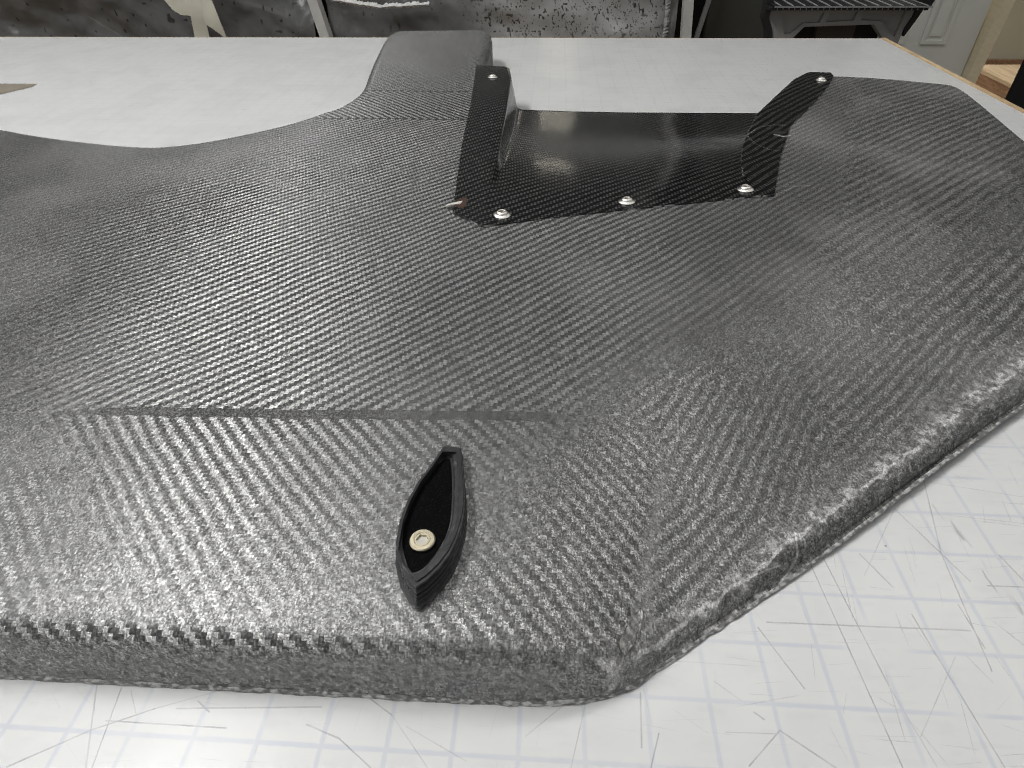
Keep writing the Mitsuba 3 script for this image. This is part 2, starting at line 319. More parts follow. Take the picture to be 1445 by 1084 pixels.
def flap_fn(p, n, uv):
    v = .16 + .34 * smoothstep(.35, .8, fbm(p.x * 300 + p.y * 120, p.y * 300, 2.0))
    return mi.Color3f(v, v * .99, v * .96)
scene['torn_cloth'] = principled(proc(flap_fn), .6)
def rust_fn(p, n, uv): return mix((.085, .045, .028), (.03, .022, .02), fbm(p.x * 500, p.y * 500, 1.0))
scene['brown_resin'] = principled(proc(rust_fn), .5)
scene['card'] = principled((.20, .175, .14), .7)
scene['lamp_body'] = principled((.7, .7, .7), .5)

# ------------------------------------------------------------------ the setting
put('floor', box(-160, 260, -60, 330, -37, -36), 'floor_wood'); tag('floor', 'pale timber workshop floor beyond the table', kind='structure')
put('wall', box(-170, 53.5, 96, 99, -36, 70), 'dark_paint'); tag('wall', 'dark workshop wall behind the plastic sheeting', kind='structure')
put('far_wall', box(60, 240, 205.6, 208, -36, 70), 'beige_paint'); tag('far_wall', 'beige painted wall seen through the doorway', kind='structure')
put('baseboard', box(100, 200, 204.6, 205.6, -36, -34, .15), 'brown_wood'); tag('baseboard', 'brown timber baseboard along the beige wall', kind='structure')

# ------------------------------------------------------------------ work table
XR, YF = 33.7, 51.5
put('work_table__mat', box(-64, XR - .45, -9, YF - .2, -.12, 0), 'cutting_mat')
put('work_table__top_board', box(-64, XR - .42, -8.9, YF - .15, -1.4, -.124), 'pale_wood')
put('work_table__edge_trim', box(XR - .44, XR, -9, YF, -1.6, .02, .04), 'pale_wood')
put('work_table__edge_trim', box(-64, XR - .446, YF - .19, YF, -1.6, -.015, .02), 'pale_wood')
for (x, y) in ((29, 46), (29, -5), (-60, 46), (-60, -5)):
    put('work_table__leg', box(x, x + 3.5, y, y + 3.5, -36, -1.405, .1), 'pale_wood')
tag('work_table', 'white scratched work table with faint blue grid and pale timber edge', 'table')

# ------------------------------------------------------------------ carbon panel
def fold_x(y): return 9.8 + .12 * (5.4 - y)
def ztop(x, y):
    x, y = np.asarray(x, float), np.asarray(y, float)
    z = 1.40 + .24 * sstep(.5, 5.5, y) + .36 * sstep(4, 15, y)
    d = (-(x - 10.28) * .5816 + (y - 1.57) * .8135)          # distance in from the diagonal front-right edge
    z = z - (1.08 + .10 * sstep(12, 18, x)) * (1 - sstep(-.5, 5.5, d)) * sstep(7.4, 11.5, x)
    z = z + .02 * np.sin(x * .9 + 1) * np.sin(y * .55) + .03 * sstep(-2, -14, x)
    z = z - .22 * sstep(22, 29, x) * sstep(10, 20, y)
    return z
def smooth_poly(pts, closed=True, it=3):
    p = np.array(pts, float)
    for _ in range(it):
        q = np.roll(p, -1, 0); p = np.stack([.75 * p + .25 * q, .25 * p + .75 * q], 1).reshape(-1, 2)
    return p
OUT = [(-30, .76), (-10, .78), (2, .84), (4, .85), (6, .86), (7.2, .86), (8.0, .87), (8.75, .93), (9.3, 1.02), (9.75, 1.2), (10.3, 1.6), (11.2, 2.22), (12.7, 3.24), (14.5, 4.52), (16.4, 5.95), (18.2, 7.25), (20, 8.54),
       (22.5, 10.4), (24.6, 12.4), (25.6, 14.5), (26.3, 18), (26.9, 22), (27.8, 27), (28.4, 30.5), (27.9, 31.1), (26.6, 31.25), (24, 31.55), (22.2, 31.75), (21.6, 31.6),
       (18.6, 27.3), (16.6, 24), (15.4, 20.5), (14.75, 17.4), (14.3, 16.7), (12, 16.1), (9, 15.4), (7, 15.0), (5.95, 15.1), (5.6, 16.0), (5.55, 24), (5.3, 31), (5.1, 32.9), (4.75, 33.25), (4.45, 33.6),
       (4.35, 36), (4.3, 39), (4.15, 42.3), (3.6, 43.4), (2, 43.5), (-1, 43.3), (-2.3, 43.0), (-2.8, 42.2), (-2.75, 40), (-2.3, 36), (-1.75, 32), (-1.3, 29), (-1.35, 27.0), (-1.9, 25.1), (-2.8, 23.45), (-4, 22.1), (-5.5, 20.95), (-6.8, 20.35), (-7.6, 20.2), (-9, 20.3), (-11, 20.75), (-15.2, 22.15), (-20, 24.2), (-30, 29)]
outline = sg.Polygon(smooth_poly(OUT, it=2)).buffer(0)
def radius_at(x, y):
    r = np.full(np.shape(x), .30)
    r = np.where(y < 14, .28, r)
    r = np.where((x > 8.8) & (y < 14), .34, r)
    r = np.where((y > 25) & (x < 4.9), .55, r)
    r = np.where((x > 4.6) & (x < 22.1) & (y > 15) & (y < 33.2), .06, r)
    return r
def resample(line, step):
    n = max(8, int(line.length / step)); return np.array([line.interpolate(i / n, normalized=True).coords[0] for i in range(n)])
RINGS = [0.0, .012, .035, .07, .12, .18, .26, .36, .48, .62, .8, 1.0, 1.25]
pts, tags = [], []
for k, d in enumerate(RINGS):
    g = outline.buffer(-d) if d else outline
    for poly in getattr(g, 'geoms', [g]):
        pts.append(resample(poly.exterior, .10 if d < .3 else .16))
xs, ys = np.meshgrid(np.arange(-29.9, 29, .22), np.arange(.3, 44, .22))
G = np.stack([xs.ravel() + .11 * (np.round(ys.ravel() / .22) % 2), ys.ravel()], 1)
inner = outline.buffer(-1.38)
G = G[shapely.contains_xy(inner, G[:, 0], G[:, 1])]
nb = len(pts[0]); P2 = np.vstack(pts + [G])
tri = Delaunay(P2).simplices
cen = P2[tri].mean(1); keep = shapely.contains_xy(outline, cen[:, 0], cen[:, 1])
a2 = P2[tri]; q1, q2 = a2[:, 1] - a2[:, 0], a2[:, 2] - a2[:, 0]; area = np.abs(q1[:, 0] * q2[:, 1] - q1[:, 1] * q2[:, 0])
tri = tri[keep & (area > 1e-7)]
bound = outline.exterior
dist = shapely.distance(bound, shapely.points(P2)); dist[:nb] = 0
# smooth the radius along the panel so that it never jumps
r = radius_at(P2[:, 0], P2[:, 1])
from scipy.spatial import cKDTree
kt = cKDTree(P2); _, idx = kt.query(P2, 40); r = r[idx].mean(1); r = r[idx].mean(1)
t = np.clip((r - dist) / r, 0, 1)
zt = ztop(P2[:, 0], P2[:, 1])
drop = r * (1 - np.sqrt(np.maximum(1 - t * t, 0))) + .15 * np.clip(1 - dist / 1.3, 0, 1) ** 2 * (P2[:, 1] < 6) * sstep(11, 8.5, P2[:, 0])
bumpy = (meshkit.fbm(np.c_[P2 * 1.3, np.zeros(len(P2))], 3, 5) - .5)
rough_zone = sstep(8.0, 10.5, P2[:, 0]) * sstep(1.6, .3, dist) * sstep(13, 9, P2[:, 1])
fold_ = np.abs(meshkit.fbm(np.c_[P2[:, 0] * 1.1 + P2[:, 1] * .9, P2[:, 1] * 2.4 - P2[:, 0] * 1.3, np.zeros(len(P2))], 3, 12) - .5) * 2
corner_ = np.exp(-((P2[:, 0] - 9.7) / 1.1) ** 2 - ((P2[:, 1] - 1.7) / .8) ** 2)
Z = zt - drop + (.13 * bumpy * rough_zone - .10 * fold_ * corner_ * np.clip(dist / .15, 0, 1)) * (dist > .02)
V3 = np.c_[P2, Z]
near = shapely.get_coordinates(shapely.line_interpolate_point(bound, shapely.line_locate_point(bound, shapely.points(P2))))
OUTW = near - P2; ln = np.linalg.norm(OUTW, axis=1, keepdims=True); OUTW = np.where(ln > 1e-4, OUTW / np.maximum(ln, 1e-9), 0)
EXTRA = r * (np.arcsin(np.clip(t, 0, .995)) - t)
# walls: below the roll the shell goes down to the table, leaning a little outwards
B = P2[:nb]; nx = np.roll(B, -1, 0) - np.roll(B, 1, 0); nrm = np.stack([nx[:, 1], -nx[:, 0]], 1); nrm /= np.linalg.norm(nrm, axis=1, keepdims=True)
if sg.LinearRing(B).is_ccw is False: nrm = -nrm
front = (B[:, 1] < 14)
lift = np.where(front, .012 + .02 * sstep(9, 11, B[:, 0]) + .20 * sstep(11, 17, B[:, 0]), .012)
OUTW[:nb] = nrm
TOPUV = P2 + OUTW * EXTRA[:, None]
rows = [V3[:nb]]; base_uv = [TOPUV[:nb]]
NW = 9
lean = np.where(front, .10, .02)
for j in range(1, NW + 1):
    s = j / NW; z = Z[:nb] * (1 - s) + lift * s
    wav = .012 * (meshkit.noise(np.c_[B * 3, np.full(nb, j * .8)], 3) - .5) * front
    rows.append(np.c_[B + nrm * (lean * s + wav)[:, None] - nrm * (lean)[:, None] * 1.0 * 0, z])
    base_uv.append(TOPUV[:nb] + nrm * (Z[:nb] - z)[:, None])
n0 = len(V3); allv = [V3] + rows[1:]
uvp = [TOPUV] + base_uv[1:]
F = [tri]
# make sure that the faces of the top look up
e1, e2 = V3[tri[:, 1]] - V3[tri[:, 0]], V3[tri[:, 2]] - V3[tri[:, 0]]
flip = np.cross(e1, e2)[:, 2] < 0; tri[flip] = tri[flip][:, ::-1]
ring = lambda j: np.arange(nb) if j == 0 else n0 + (j - 1) * nb + np.arange(nb)
for j in range(NW):
    a, b = ring(j), ring(j + 1); a1, b1 = np.roll(a, -1), np.roll(b, -1)
    q = np.vstack([np.stack([a, b, b1], 1), np.stack([a, b1, a1], 1)])
    if sg.LinearRing(B).is_ccw is False: q = q[:, ::-1]
    F.append(q)
SV, SF, SUV = np.vstack(allv), np.vstack(F), np.vstack(uvp)
put('carbon_panel__shell', M_(SV, SF), 'carbon_matte', smooth=True, uv=SUV * IN)
tag('carbon_panel', 'large matte carbon fibre panel with rolled edges lying on the white table', 'car body panel')
# frayed resin line along the bottom edge of the front
ib = np.where(front & (B[:, 0] > -29) & (B[:, 0] < 20.5))[0]
runs = np.split(ib, np.where(np.diff(ib) > 1)[0] + 1); ib = max(runs, key=len)
bb, nn = B[ib] + nrm[ib] * .10, nrm[ib]
jit = meshkit.fbm(np.c_[bb * 5, np.zeros(len(bb))], 3, 2)
lo = lift[ib]
prof = [(-.03, .10), (.012, .09), (.03, .05), (.035, .02), (.0, 0.0), (-.05, 0.0)]
FP = np.stack([np.c_[bb + nn * (o + .05 * (jit - .5) * (o > 0))[..., None] if np.ndim(o) else bb + nn * (o + .05 * (jit - .5) * (o > 0))[:, None], lo - .012 + h * (.35 + 1.0 * jit) * (1 - .6 * sstep(9.5, 12, bb[:, 0]))] for o, h in prof], 1)
put('carbon_panel__resin_edge', grid(FP[::1]), 'frayed_edge', smooth=40)
labels['carbon_panel__resin_edge'] = {'label': 'pale ragged resin along the bottom edge'}
# torn flap of cloth at the front corner
def flap(pts, lift_, n=18):
    poly = sg.Polygon(smooth_poly(pts, it=2)); m = trimesh.creation.triangulate_polygon(poly, engine='earcut')
    v2, f = np.array(m[0]), np.array(m[1]); mm = trimesh.Trimesh(np.c_[v2, np.zeros(len(v2))], f, process=False).subdivide_to_size(.05)
    v = np.array(mm.vertices)
    d_, i_ = cKDTree(SV).query(np.c_[v[:, :2], np.full(len(v), 1.0)], 8)
    d2, i2 = kt.query(v[:, :2], 6)
    z = (V3[i2, 2] / (d2 + .01)[..., None].squeeze(-1)).sum(1) / (1 / (d2 + .01)).sum(1)
    inside = shapely.distance(poly.exterior, shapely.points(v[:, :2]))
    lip = lift_ * np.clip(1 - inside / .10, 0, 1) ** 2 * (.4 + 1.2 * meshkit.noise(np.c_[v[:, :2] * 6, np.zeros(len(v))], 3))
    top = np.c_[v[:, :2], z + .022 + lip]
    return M_(np.vstack([top, top - np.array([0, 0, .012])]), np.vstack([mm.faces, np.array(mm.faces)[:, ::-1] + len(top)]))
put('carbon_panel__torn_flap', flap([(9.84, 2.15), (9.98, 2.06), (9.92, 1.80), (9.82, 1.55), (9.66, 1.35), (9.60, 1.28), (9.50, 1.42), (9.62, 1.62), (9.74, 1.85), (9.76, 2.1)], .03), 'torn_cloth', smooth=True)
labels['carbon_panel__torn_flap'] = {'label': 'pale torn flap of cloth at the worn front corner'}

# ------------------------------------------------------------------ glossy duct insert
def lerp_curve(pts, t):
    p = np.array(pts, float); s = np.r_[0, np.cumsum(np.hypot(*np.diff(p, axis=0).T))]; s /= s[-1]
    return np.stack([np.interp(t, s, p[:, 0]), np.interp(t, s, p[:, 1])], -1)
NT, NA = 150, 190
tt = np.linspace(0, 1, NT)
oL = lerp_curve([(5.22, 14.48), (4.98, 17.8), (4.75, 21), (4.45, 27), (4.18, 31), (4.02, 33.05)], tt)
iL = lerp_curve([(6.2, 13.55), (6.2, 15.4), (6.24, 19), (6.18, 25), (6.06, 31), (5.85, 32.7)], tt)
rL = lerp_curve([(6.35, 13.58), (6.4, 15.5), (6.45, 19), (6.4, 25), (6.3, 31), (6.3, 32.1)], tt)
rM = lerp_curve([(10.54, 14.93), (11.5, 22), (12.4, 31.9)], tt)
rR = lerp_curve([(14.7, 15.98), (15.6, 20), (18, 26), (20.5, 31.8)], tt)
iR = lerp_curve([(14.8, 16.0), (14.84, 17.6), (14.92, 18.8), (15.48, 21), (16.99, 25.07), (19.01, 28.7), (20.3, 31), (21.18, 32.05)], tt)
oR = lerp_curve([(15.46, 16.12), (16.55, 19.5), (17.96, 23.2), (20.06, 26.75), (21.6, 29.6), (22.35, 31.2), (22.45, 31.9)], tt)
ft = np.array([ztop(x, y) for x, y in oL]) + .075
ftr = np.array([ztop(x, y) for x, y in oR]) + .075
def ramp_z(y, xf):
    a, b_ = 15.8 + 1.3 * xf, 31.9
    f = lambda q: q - math.sin(2 * math.pi * q) / (2 * math.pi)
    q = min(max((y - a) / (b_ - a), 0), 1)
    d = 1.98 * (.66 * q + .34 * f(q))
    return d
P = np.zeros((NT, NA, 3))
for k in range(NT):
    zl, zr = ft[k], ftr[k]
    yl, ym, yr = rL[k, 1], rM[k, 1], rR[k, 1]
    zt_l = 2.06 - ramp_z(yl, 0); zt_m = 2.06 - ramp_z(ym, .5); zt_r = 2.06 - ramp_z(yr, 1)
    zt_l, zt_m, zt_r = max(zt_l, .06), max(zt_m, .06), max(zt_r, .06)
    poly = [(*oL[k], zl), (*iL[k], zl), (*rL[k], zt_l), (*(.5 * rL[k] + .5 * rM[k]), .5 * (zt_l + zt_m) - .03), (*rM[k], zt_m - .03), (*(.5 * rM[k] + .5 * rR[k]), .5 * (zt_m + zt_r) - .02), (*rR[k], zt_r), (*iR[k], zr), (*oR[k], zr)]
    poly = np.array(poly)
    cnt = [24, 34, 24, 24, 24, 24, 22, 14]
    c = np.vstack([poly[i] + (poly[i + 1] - poly[i]) * np.linspace(0, 1, m, endpoint=False)[:, None] for i, m in enumerate(cnt)])
    c = c[np.linspace(0, len(c) - 1, NA).round().astype(int)]
    u_ = np.clip((c[:, 0] - rL[k, 0]) / (rR[k, 0] - rL[k, 0]), 0, 1); mid_ = (np.arange(NA) > 58 * NA / 190) & (np.arange(NA) < 154 * NA / 190)
    c[:, 2] -= mid_ * .16 * 4 * u_ * (1 - u_) * float(sstep(16.5, 24, ym) * (1 - .9 * sstep(25, 31, ym)))
    P[k] = gaussian_filter1d(c, 2.2, axis=0, mode='nearest')
    P[k, 0], P[k, -1] = poly[0], poly[-1]
# arc-length coordinates so that the weave does not stretch on the wall
du = np.r_['1,2,0', np.zeros((NT, 1)), np.cumsum(np.linalg.norm(np.diff(P, axis=1), axis=2), axis=1)]
UVI = np.stack([P[:, :1, 0] + du, P[:, :, 1]], -1).reshape(-1, 2)
IMESH = grid(P)
if IMESH.face_normals[:, 2].mean() < 0: IMESH = M_(IMESH.vertices, np.array(IMESH.faces)[:, ::-1])
put('carbon_panel__duct_insert', IMESH, 'carbon_gloss', smooth=True, uv=UVI * IN)
labels['carbon_panel__duct_insert'] = {'label': 'glossy black woven carbon duct screwed into the notch of the panel'}
loop = np.vstack([P[::-1, 0], P[0, 1:], P[1:, -1]])
edge = np.stack([loop, loop - np.array([0, 0, .02]), loop - np.array([0, 0, .062])], 1)
put('carbon_panel__duct_insert__cut_edge', grid(edge), 'cut_edge')
def ins_z(x, y):
    d = np.hypot(P[..., 0] - x, P[..., 1] - y); k = np.unravel_index(np.argmin(d + 10 * (P[..., 2] < 1.2)), d.shape); return P[k][2]
# screws on dished washers
def hexagon(r, n=6): return sg.Polygon([(r * math.cos(math.pi / 3 * k), r * math.sin(math.pi / 3 * k)) for k in range(n)])
for (x, y) in ((5.13, 30.5), (6.77, 14.33), (10.68, 15.5), (14.63, 16.55), (21.47, 30.4)):
    z = ins_z(x, y)
    nrm_ = (rng.uniform(-.06, .06), rng.uniform(-.06, .06), 1)
    m4 = frame_to(nrm_, (x, y, z))
    w = lathe([(0, -.02), (.25, -.02), (.268, .0), (.268, .012), (.255, .022), (.21, .05), (.17, .062), (.0, .062)]); w.apply_transform(m4)
    put('carbon_panel__duct_insert__washer', w, 'steel', smooth=35)
    h = lathe([(.085, .05), (.092, .115), (.115, .125), (.15, .115), (.178, .088), (.186, .055)]); h.apply_transform(m4)
    put('carbon_panel__duct_insert__screw_head', h, 'steel', smooth=35)
    s = prism(hexagon(.094), .045, .075); s.apply_transform(m4)
    put('carbon_panel__duct_insert__screw_socket', s, 'socket_steel')
# broken notch with brown resin and a white chip by the left front corner
def blob(cx, cy, rx, ry, n, seed, rot=0):
    rr = np.random.default_rng(seed); a = np.linspace(0, 2 * np.pi, n, endpoint=False); q = 1 + .35 * (rr.random(n) - .5)
    x, y = rx * q * np.cos(a), ry * q * np.sin(a)
    return sg.Polygon(np.c_[cx + x * math.cos(rot) - y * math.sin(rot), cy + x * math.sin(rot) + y * math.cos(rot)])
zc = float(ins_z(5.4, 15.1))
put('carbon_panel__duct_insert__torn_notch', prism(blob(5.42, 15.12, .20, .42, 14, 3), zc - .01, zc + .012), 'brown_resin')
labels['carbon_panel__duct_insert__torn_notch'] = {'label': 'brown broken notch in the duct flange'}
put('carbon_panel__duct_insert__resin_chip', prism(sg.Polygon([(4.98, 14.78), (5.12, 14.92), (5.40, 15.0), (5.45, 15.22), (5.3, 15.16), (5.08, 15.0), (4.95, 14.9)]), zc - .02, zc + .035), 'resin_chip')
# cracked screw hole on the right flange
zh = float(ins_z(17.0, 22.1))
put('carbon_panel__duct_insert__crack', trimesh.util.concatenate([
    prism(sg.LineString([(15.9, 21.9), (16.6, 22.9), (17.3, 23.25), (17.75, 23.2)]).buffer(.006), zh - .01, zh + .004),
    prism(sg.LineString([(15.9, 21.9), (16.0, 20.9), (16.35, 20.3), (16.75, 20.15)]).buffer(.005), zh - .01, zh + .004),
    prism(sg.LineString([(17.0, 22.0), (17.25, 21.75), (17.55, 21.85)]).buffer(.035), zh - .01, zh + .02)]), 'frayed_edge')
labels['carbon_panel__duct_insert__crack'] = {'label': 'pale crack lines round a broken screw hole'}
put('carbon_panel__duct_insert__broken_hole', prism(blob(17.25, 22.25, .28, .22, 12, 9), zh - .01, zh + .010), 'dark_hollow')

# ------------------------------------------------------------------ printed fin block on the panel
zf = float(ztop(6.4, 2.6)) - .03
ridge = sg.Polygon([(6.45, 4.24), (6.28, 3.74), (6.14, 3.40), (6.03, 2.95), (5.99, 2.55), (6.02, 2.02), (6.19, 1.6), (6.34, 1.40), (6.46, 1.29), (6.60, 1.42), (6.75, 1.63), (6.87, 1.88), (6.94, 2.15), (6.985, 2.5), (6.985, 2.75), (6.95, 3.15), (6.87, 3.6), (6.76, 4.22)])
ridge = shapely.affinity.scale(ridge, 1.041, 1.041, origin=(8.212, -3.431))
deck = sg.Polygon(smooth_poly([(6.55, 4.12), (6.36, 3.85), (6.20, 3.53), (6.09, 3.1), (6.045, 2.75), (6.06, 2.35), (6.12, 2.1), (6.30, 1.72), (6.42, 1.76), (6.55, 1.92), (6.70, 2.28), (6.755, 2.6), (6.745, 2.9), (6.70, 3.3), (6.63, 3.8)], it=1))
deck = shapely.affinity.scale(deck, 1.040, 1.040, origin=(8.212, -3.431))
HF, NL = .45, 15
lay = []
for k in range(NL):
    s = k / (NL - 1); z0, z1 = zf + HF * k / NL, zf + HF * (k + 1) / NL
    o = ridge.buffer(.055 * (1 - s) ** 1.3 + .006 * rng.standard_normal() - .012 * (s > .95)).simplify(.004)
    o = o.intersection(shapely.affinity.translate(o, -.012, .05 + .11 * s ** 2 + .009 * rng.standard_normal()))
    if z0 > zf + .269:
        q = max(0.0, (z0 - zf - .27) / (HF - .27))
        o = o.difference(deck.buffer(.006 + .16 * q + .010 * rng.standard_normal()).intersection(ridge.buffer(-.045 + .012 * rng.standard_normal() * .3)).intersection(sg.box(5, 1.72 - .1 * q, 8, 4.40)))
        if q > .0: o = o.difference(sg.Point(6.64, 2.9).buffer(.001))
    lay.append(prism(o, z0 + .0005, z1 - .0005))
put('carbon_panel__fin_block', trimesh.util.concatenate(lay), 'printed_plastic')
labels['carbon_panel__fin_block'] = {'label': 'black leaf-shaped printed block bolted near the front edge of the panel'}
zd = zf + .301
put('carbon_panel__fin_block__felt_deck', prism(deck.buffer(.015), zd - .06, zd + .006), 'black_felt')
bx, by = 6.315, 2.50
m4 = frame_to((0, 0, 1), (bx, by, zd + .026))
b = lathe([(.115, -.03), (.118, .035), (.135, .047), (.195, .045), (.215, .030), (.222, .0)], 40); b.apply_transform(m4)
put('carbon_panel__fin_block__bolt_head', b, 'zinc', smooth=30)
hx = prism(sg.Point(0, 0).buffer(.130).difference(hexagon(.105)), -.02, .040); hx.apply_transform(m4)
put('carbon_panel__fin_block__bolt_socket', hx, 'zinc')
fl = prism(sg.Point(0, 0).buffer(.12), -.016, -.004); fl.apply_transform(m4)
scene['bolt_floor'] = principled((.62, .60, .54), .35)
put('carbon_panel__fin_block__socket_floor', fl, 'bolt_floor')

# ------------------------------------------------------------------ background things
def sheet(x0, x1, z0, z1, y, amp, seed, nx=90, nz=24):
    X, Zz = np.meshgrid(np.linspace(x0, x1, nx), np.linspace(z0, z1, nz), indexing='ij')
    Y = y + amp * (meshkit.fbm(np.stack([X * .12 + Zz * .10, Zz * .22, X * 0], -1), 4, seed) - .5) * 2 - .45 * np.abs(meshkit.fbm(np.stack([X * .28 + Zz * .35, Zz * .30 - X * .1, X * 0], -1), 4, seed + 4) - .5) * 2 + .25 * amp * (meshkit.fbm(np.stack([X * .7 + Zz * .5, Zz * .5, X * 0], -1), 3, seed + 9) - .5)
    return grid(np.stack([X, Y, Zz], -1))
put('plastic_sheet', sheet(-110, -20.6, -36, 40, 80, 1.6, 3, 260, 140), 'booth_plastic', smooth=True)
tag('plastic_sheet', 'dark grey wrinkled plastic sheeting behind the table left of the first post', 'plastic sheet')
put('plastic_sheet_001', sheet(-19.0, 22.3, -36, 40, 80, 1.0, 5, 160, 140), 'booth_plastic', smooth=True)
tag('plastic_sheet_001', 'plastic sheeting spattered with grey overspray between the two posts', 'plastic sheet')
def leaning_post(xa, za, xb, zb, y, w, d):
    a, b_ = np.array([xa, za]), np.array([xb, zb]); u = (b_ - a) / np.linalg.norm(b_ - a)
    lo, hi = a + u * (-36 - za) / u[1], a + u * (45 - za) / u[1]
    return prism_xz(sg.Polygon([(lo[0], lo[1]), (lo[0] + w, lo[1]), (hi[0] + w, hi[1]), (hi[0], hi[1])]), y, y + d)
put('post', leaning_post(-19.6, -5.3, -20.35, -1.1, 77.6, 1.15, 1.5), 'post_paint'); tag('post', 'grey square post on the left of the spattered plastic sheet', 'post')
put('post_001', leaning_post(22.95, -5.03, 22.6, -1.1, 77.6, 1.05, 1.5), 'post_paint'); tag('post_001', 'pale post at the right edge of the spattered plastic sheet', 'post')
# crumpled clear film strips stapled to the sheet beside the posts
def film(x, z0, z1, y, w, seed):
    rr = np.random.default_rng(seed); zz = np.linspace(z0, z1, 60)
    c = x + .25 * np.cumsum(rr.standard_normal(60)) * .12
    L = np.stack([c, y + .25 * rr.random(60), zz], 1); R_ = np.stack([c + w * (.5 + rr.random(60)), y + .25 * rr.random(60), zz], 1)
    Mid = np.stack([(L[:, 0] + R_[:, 0]) / 2, y - .35 * rr.random(60), zz], 1)
    return grid(np.stack([L, Mid, R_], 1))
put('plastic_film', film(20.9, -7, 3, 78.9, .45, 4), 'clear_sheet'); tag('plastic_film', 'crumpled shiny film strip beside the pale post', 'plastic film')
xx_ = np.linspace(-17.9, -6.3, 70); ce_ = np.interp(xx_, [-17.9, -12, -6.3], [-1.1, -1.85, -1.5]) + .06 * np.cumsum(rng.standard_normal(70)) * .3; wd_ = .12 + .22 * rng.random(70)
put('plastic_film_001', grid(np.stack([np.c_[xx_, 78.5 + .2 * rng.random(70), ce_ + wd_], np.c_[xx_, 78.2 - .3 * rng.random(70), ce_], np.c_[xx_, 78.5 + .2 * rng.random(70), ce_ - wd_]], 1)), 'white_film')
tag('plastic_film_001', 'bright crinkled film strip sagging across the top right of the grey post', 'plastic film')
# masking paper hanging in front of the left sheet
def paper_strip(poly, y, bow, seed):
    m = trimesh.creation.triangulate_polygon(poly, engine='earcut'); mm = trimesh.Trimesh(np.c_[m[0], np.zeros(len(m[0]))], m[1], process=False).subdivide_to_size(.35)
    v = np.array(mm.vertices); cx = v[:, 0].mean()
    yy = y + bow * ((v[:, 0] - cx) ** 2) / 4 + .12 * np.sin(v[:, 1] * 1.3 + seed)
    a = np.c_[v[:, 0], yy, v[:, 1]]; f = np.array(mm.faces)
    return trimesh.util.concatenate([M_(a, f), M_(a + np.array([0, .02, 0]), f[:, ::-1])])
put('masking_paper_strip__sheet', paper_strip(sg.Polygon([(-36.9, .4), (-36.4, -.6), (-35.5, -1.75), (-34.7, -2.2), (-33.55, -2.28), (-33.75, -3.2), (-34.1, -5.2), (-34.5, -9), (-32.0, -9), (-32.2, -4.6), (-32.05, -3.1), (-31.9, -1), (-31.8, .4)]), 75.5, .10, 1), 'masking_paper', smooth=True)
put('masking_paper_strip__curl', paper_strip(sg.Polygon([(-31.85, .4), (-31.95, -1.2), (-32.02, -3.1), (-31.2, -3.6), (-30.5, -4.2), (-30.0, -4.75), (-30.05, -3.4), (-30.25, -2.0), (-30.55, -.6), (-30.9, .4)]), 75.2, .5, 2), 'masking_paper', smooth=True)
tag('masking_paper_strip', 'torn strip of cream masking paper hanging before the dark sheeting', 'paper')

# leaning bar and dark board right of the posts
def bar_xz(a, b_, w, y, d):
    a, b_ = np.array(a, float), np.array(b_, float); u = (b_ - a) / np.linalg.norm(b_ - a); n = np.array([-u[1], u[0]]) * w / 2
    lo = a - u * 40; hi = b_ + u * 12
    return prism_xz(sg.Polygon([lo - n, lo + n, hi + n, hi - n]), y, y + d)
put('leaning_bar', bar_xz((25.78, -6.19), (26.57, -1.99), .5, 83.5, .6), 'stand_plastic')
tag('leaning_bar', 'thin dull bar leaning in the dark gap right of the pale post', 'bar')
scene['board_grey'] = principled((.045, .045, .038), .6)
put('dark_board', box(27.26, 44, 86, 87, -36, 40), 'board_grey'); tag('dark_board', 'dark grey board standing behind the grey plastic stand', 'board')

scene['board_brown'] = principled((.055, .046, .036), .7)
# grey moulded plastic stand
body = sg.Polygon([(28.9, -.25), (42.25, -.02), (42.15, -.9), (41.75, -1.9), (41.7, -3.2), (42.3, -20), (42.3, -36), (29.5, -36), (29.5, -20), (29.65, -2.9), (29.3, -1.8), (28.75, -.9)])
hole = sg.Polygon([(31.4, -2.85), (32.35, -1.72), (38.85, -1.52), (40.35, -2.9), (40.6, -20), (31.2, -20)])
rec = [sg.Polygon([(29.85, -.62), (33.95, -.5), (33.7, -1.38), (32.2, -1.42), (31.2, -2.3), (30.6, -2.35), (30.2, -1.2)]), sg.Polygon([(34.45, -.48), (37.0, -.40), (36.85, -1.18), (34.25, -1.32)]), sg.Polygon([(37.6, -.38), (41.45, -.28), (41.2, -2.6), (40.6, -2.3), (39.5, -1.25), (37.5, -1.15)])]
front_ = body.difference(hole)
for r_ in rec: front_ = front_.difference(r_)
put('plastic_stand__front_panel', prism_xz(front_, 65.9, 67.2), 'stand_plastic')
for r_ in rec: put('plastic_stand__recess', prism_xz(r_.buffer(.02), 66.25, 67.0), 'stand_plastic')
put('plastic_stand__hollow', prism_xz(hole.buffer(.6), 69, 69.3), 'dark_hollow')
put('plastic_stand__inner_block', box(34.5, 38.2, 68.2, 68.9, -20, -1.9), 'board_brown')
put('plastic_stand__side_strap', prism_xz(sg.Polygon([(28.2, 1.6), (28.9, 1.6), (28.75, -.9), (29.3, -1.9), (29.65, -3.0), (29.65, -6), (29.0, -6), (29.05, -2.9), (28.75, -1.9), (28.25, -1.0)]), 65.7, 67.0), 'black_plastic')
put('plastic_stand__side_strap', prism_xz(sg.Polygon([(42.3, .6), (43.9, 1.6), (43.4, .1), (42.8, -.25), (42.5, -1.1), (41.9, -2.5), (41.75, -1.8), (42.1, -.9), (42.22, -.1)]), 65.6, 66.9), 'black_plastic')
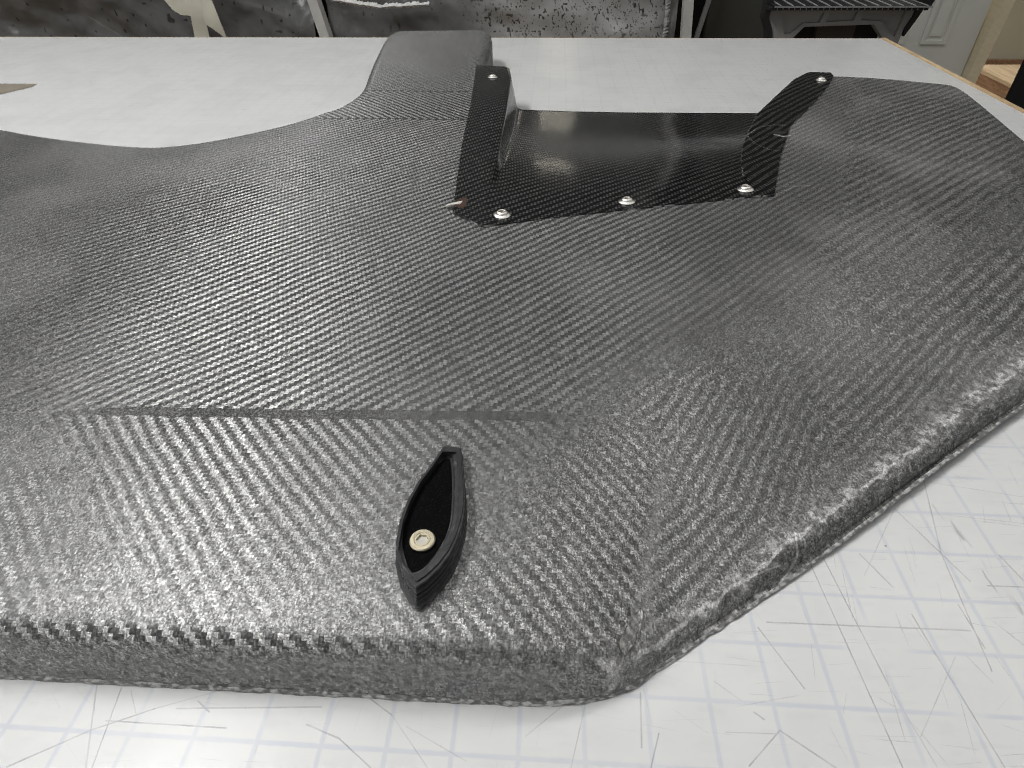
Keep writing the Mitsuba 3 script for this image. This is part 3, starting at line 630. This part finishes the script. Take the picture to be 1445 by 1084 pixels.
put('plastic_stand__tray_front', box(28.15, 42.65, 64.4, 65.6, -.12, .16, .04), 'black_plastic')
for k in range(26):
    x = 28.9 + k * .53
    put('plastic_stand__tray_tooth', box(x, x + .07, 64.34, 64.42, -.08, .14), 'clear_sheet')
put('plastic_stand__tray_sheet', box(28.5, 42.7, 63.9, 76, .17, .30), 'black_plastic')
put('plastic_stand__tray_rim', box(28.5, 42.7, 63.80, 63.89, .20, .27), 'clear_sheet')
for k in range(13):
    put('plastic_stand__tray_divider', box(29.0 + k * 1.1, 29.12 + k * 1.1, 63.95, 75.5, .301, .36), 'clear_sheet')
tag('plastic_stand', 'grey moulded plastic stand with trapezoid opening behind the far table edge', 'stand')

# door, jamb, things beyond
dp = box(48, 64.2, 92, 93.4, -36, 44)
put('door__slab', dp, 'door_paint')
for (x0, x1, z0, z1) in ((57.1, 60.4, -8.2, 30), (50, 55.0, -8.2, 30), (57.1, 60.4, -30, -13), (50, 55, -30, -13)):
    fr = sg.box(x0, z0, x1, z1).difference(sg.box(x0 + .5, z0 + .45, x1 - .5, z1 - .45))
    put('door__panel', prism_xz(fr, 91.75, 92.0), 'door_paint')
    put('door__panel_field', box(x0 + .9, x1 - .9, 91.8, 92.0, z0 + .9, z1 - .9, .05), 'door_paint')
tag('door', 'grey panelled door standing behind the right end of the table', 'door')
put('door_jamb', leaning_post(64.33, -11.69, 64.73, -3.15, 90.6, 1.45, 4.0), 'jamb_wood'); tag('door_jamb', 'pale timber door jamb beside the grey door', 'door frame')
put('timber_crate__side', box(89, 89.6, 112, 131, -36, -20.2), 'brown_wood')
put('timber_crate__lid', box(88.9, 104, 111, 132, -20.19, -19.4, .1), 'floor_wood')
tag('timber_crate', 'low timber box with pale lid on the floor by the doorway', 'box')
put('black_cabinet', box(50.0, 64, 44, 60, -36, 6, .4), 'black_plastic'); tag('black_cabinet', 'tall black box at the right edge beyond the table', 'cabinet')
put('card_scrap', prism(sg.Polygon([(-40, 36.9), (-24.6, 36.9), (-24.5, 36.3), (-26.2, 33.0), (-40, 28)]), .002, .05), 'card'); tag('card_scrap', 'brown card scrap lying on the far left of the table', 'card')

# ------------------------------------------------------------------ ceiling lamps (out of the frame, above)
for q_, ((cx, cy, cz), (sx, sy), L) in enumerate(LAMPS):
    key = 'ceiling_lamp' if q_ == 0 else f'ceiling_lamp_{q_:03d}'
    put(key + '__diffuser', M_([(cx - sx / 2, cy - sy / 2, cz), (cx + sx / 2, cy - sy / 2, cz), (cx + sx / 2, cy + sy / 2, cz), (cx - sx / 2, cy + sy / 2, cz)], [(0, 2, 1), (0, 3, 2)]), 'lamp_body', emitter={'type': 'area', 'radiance': rgb(*L)})
    put(key + '__housing', box(cx - sx / 2 - .5, cx + sx / 2 + .5, cy - sy / 2 - .5, cy + sy / 2 + .5, cz + .05, cz + 3), 'lamp_body')
    tag(key, LAMP_LABELS[q_], 'lamp', 'ceiling lamps')

# slim tube lamp on the plastic sheet, just above what the frame shows
put('tube_lamp__tube', M_([(7.0, 78.6, 6.5), (11.0, 78.6, 6.5), (11.0, 78.6, 6.72), (7.0, 78.6, 6.72)], [(0, 1, 2), (0, 2, 3)]), 'lamp_body', emitter={'type': 'area', 'radiance': rgb(15, 14, 11.5)})
put('tube_lamp__housing', box(6.2, 11.8, 78.65, 79.4, 6.3, 7.05, .05), 'lamp_body')
tag('tube_lamp', 'slim white tube lamp fixed across the spattered plastic sheet', 'lamp')
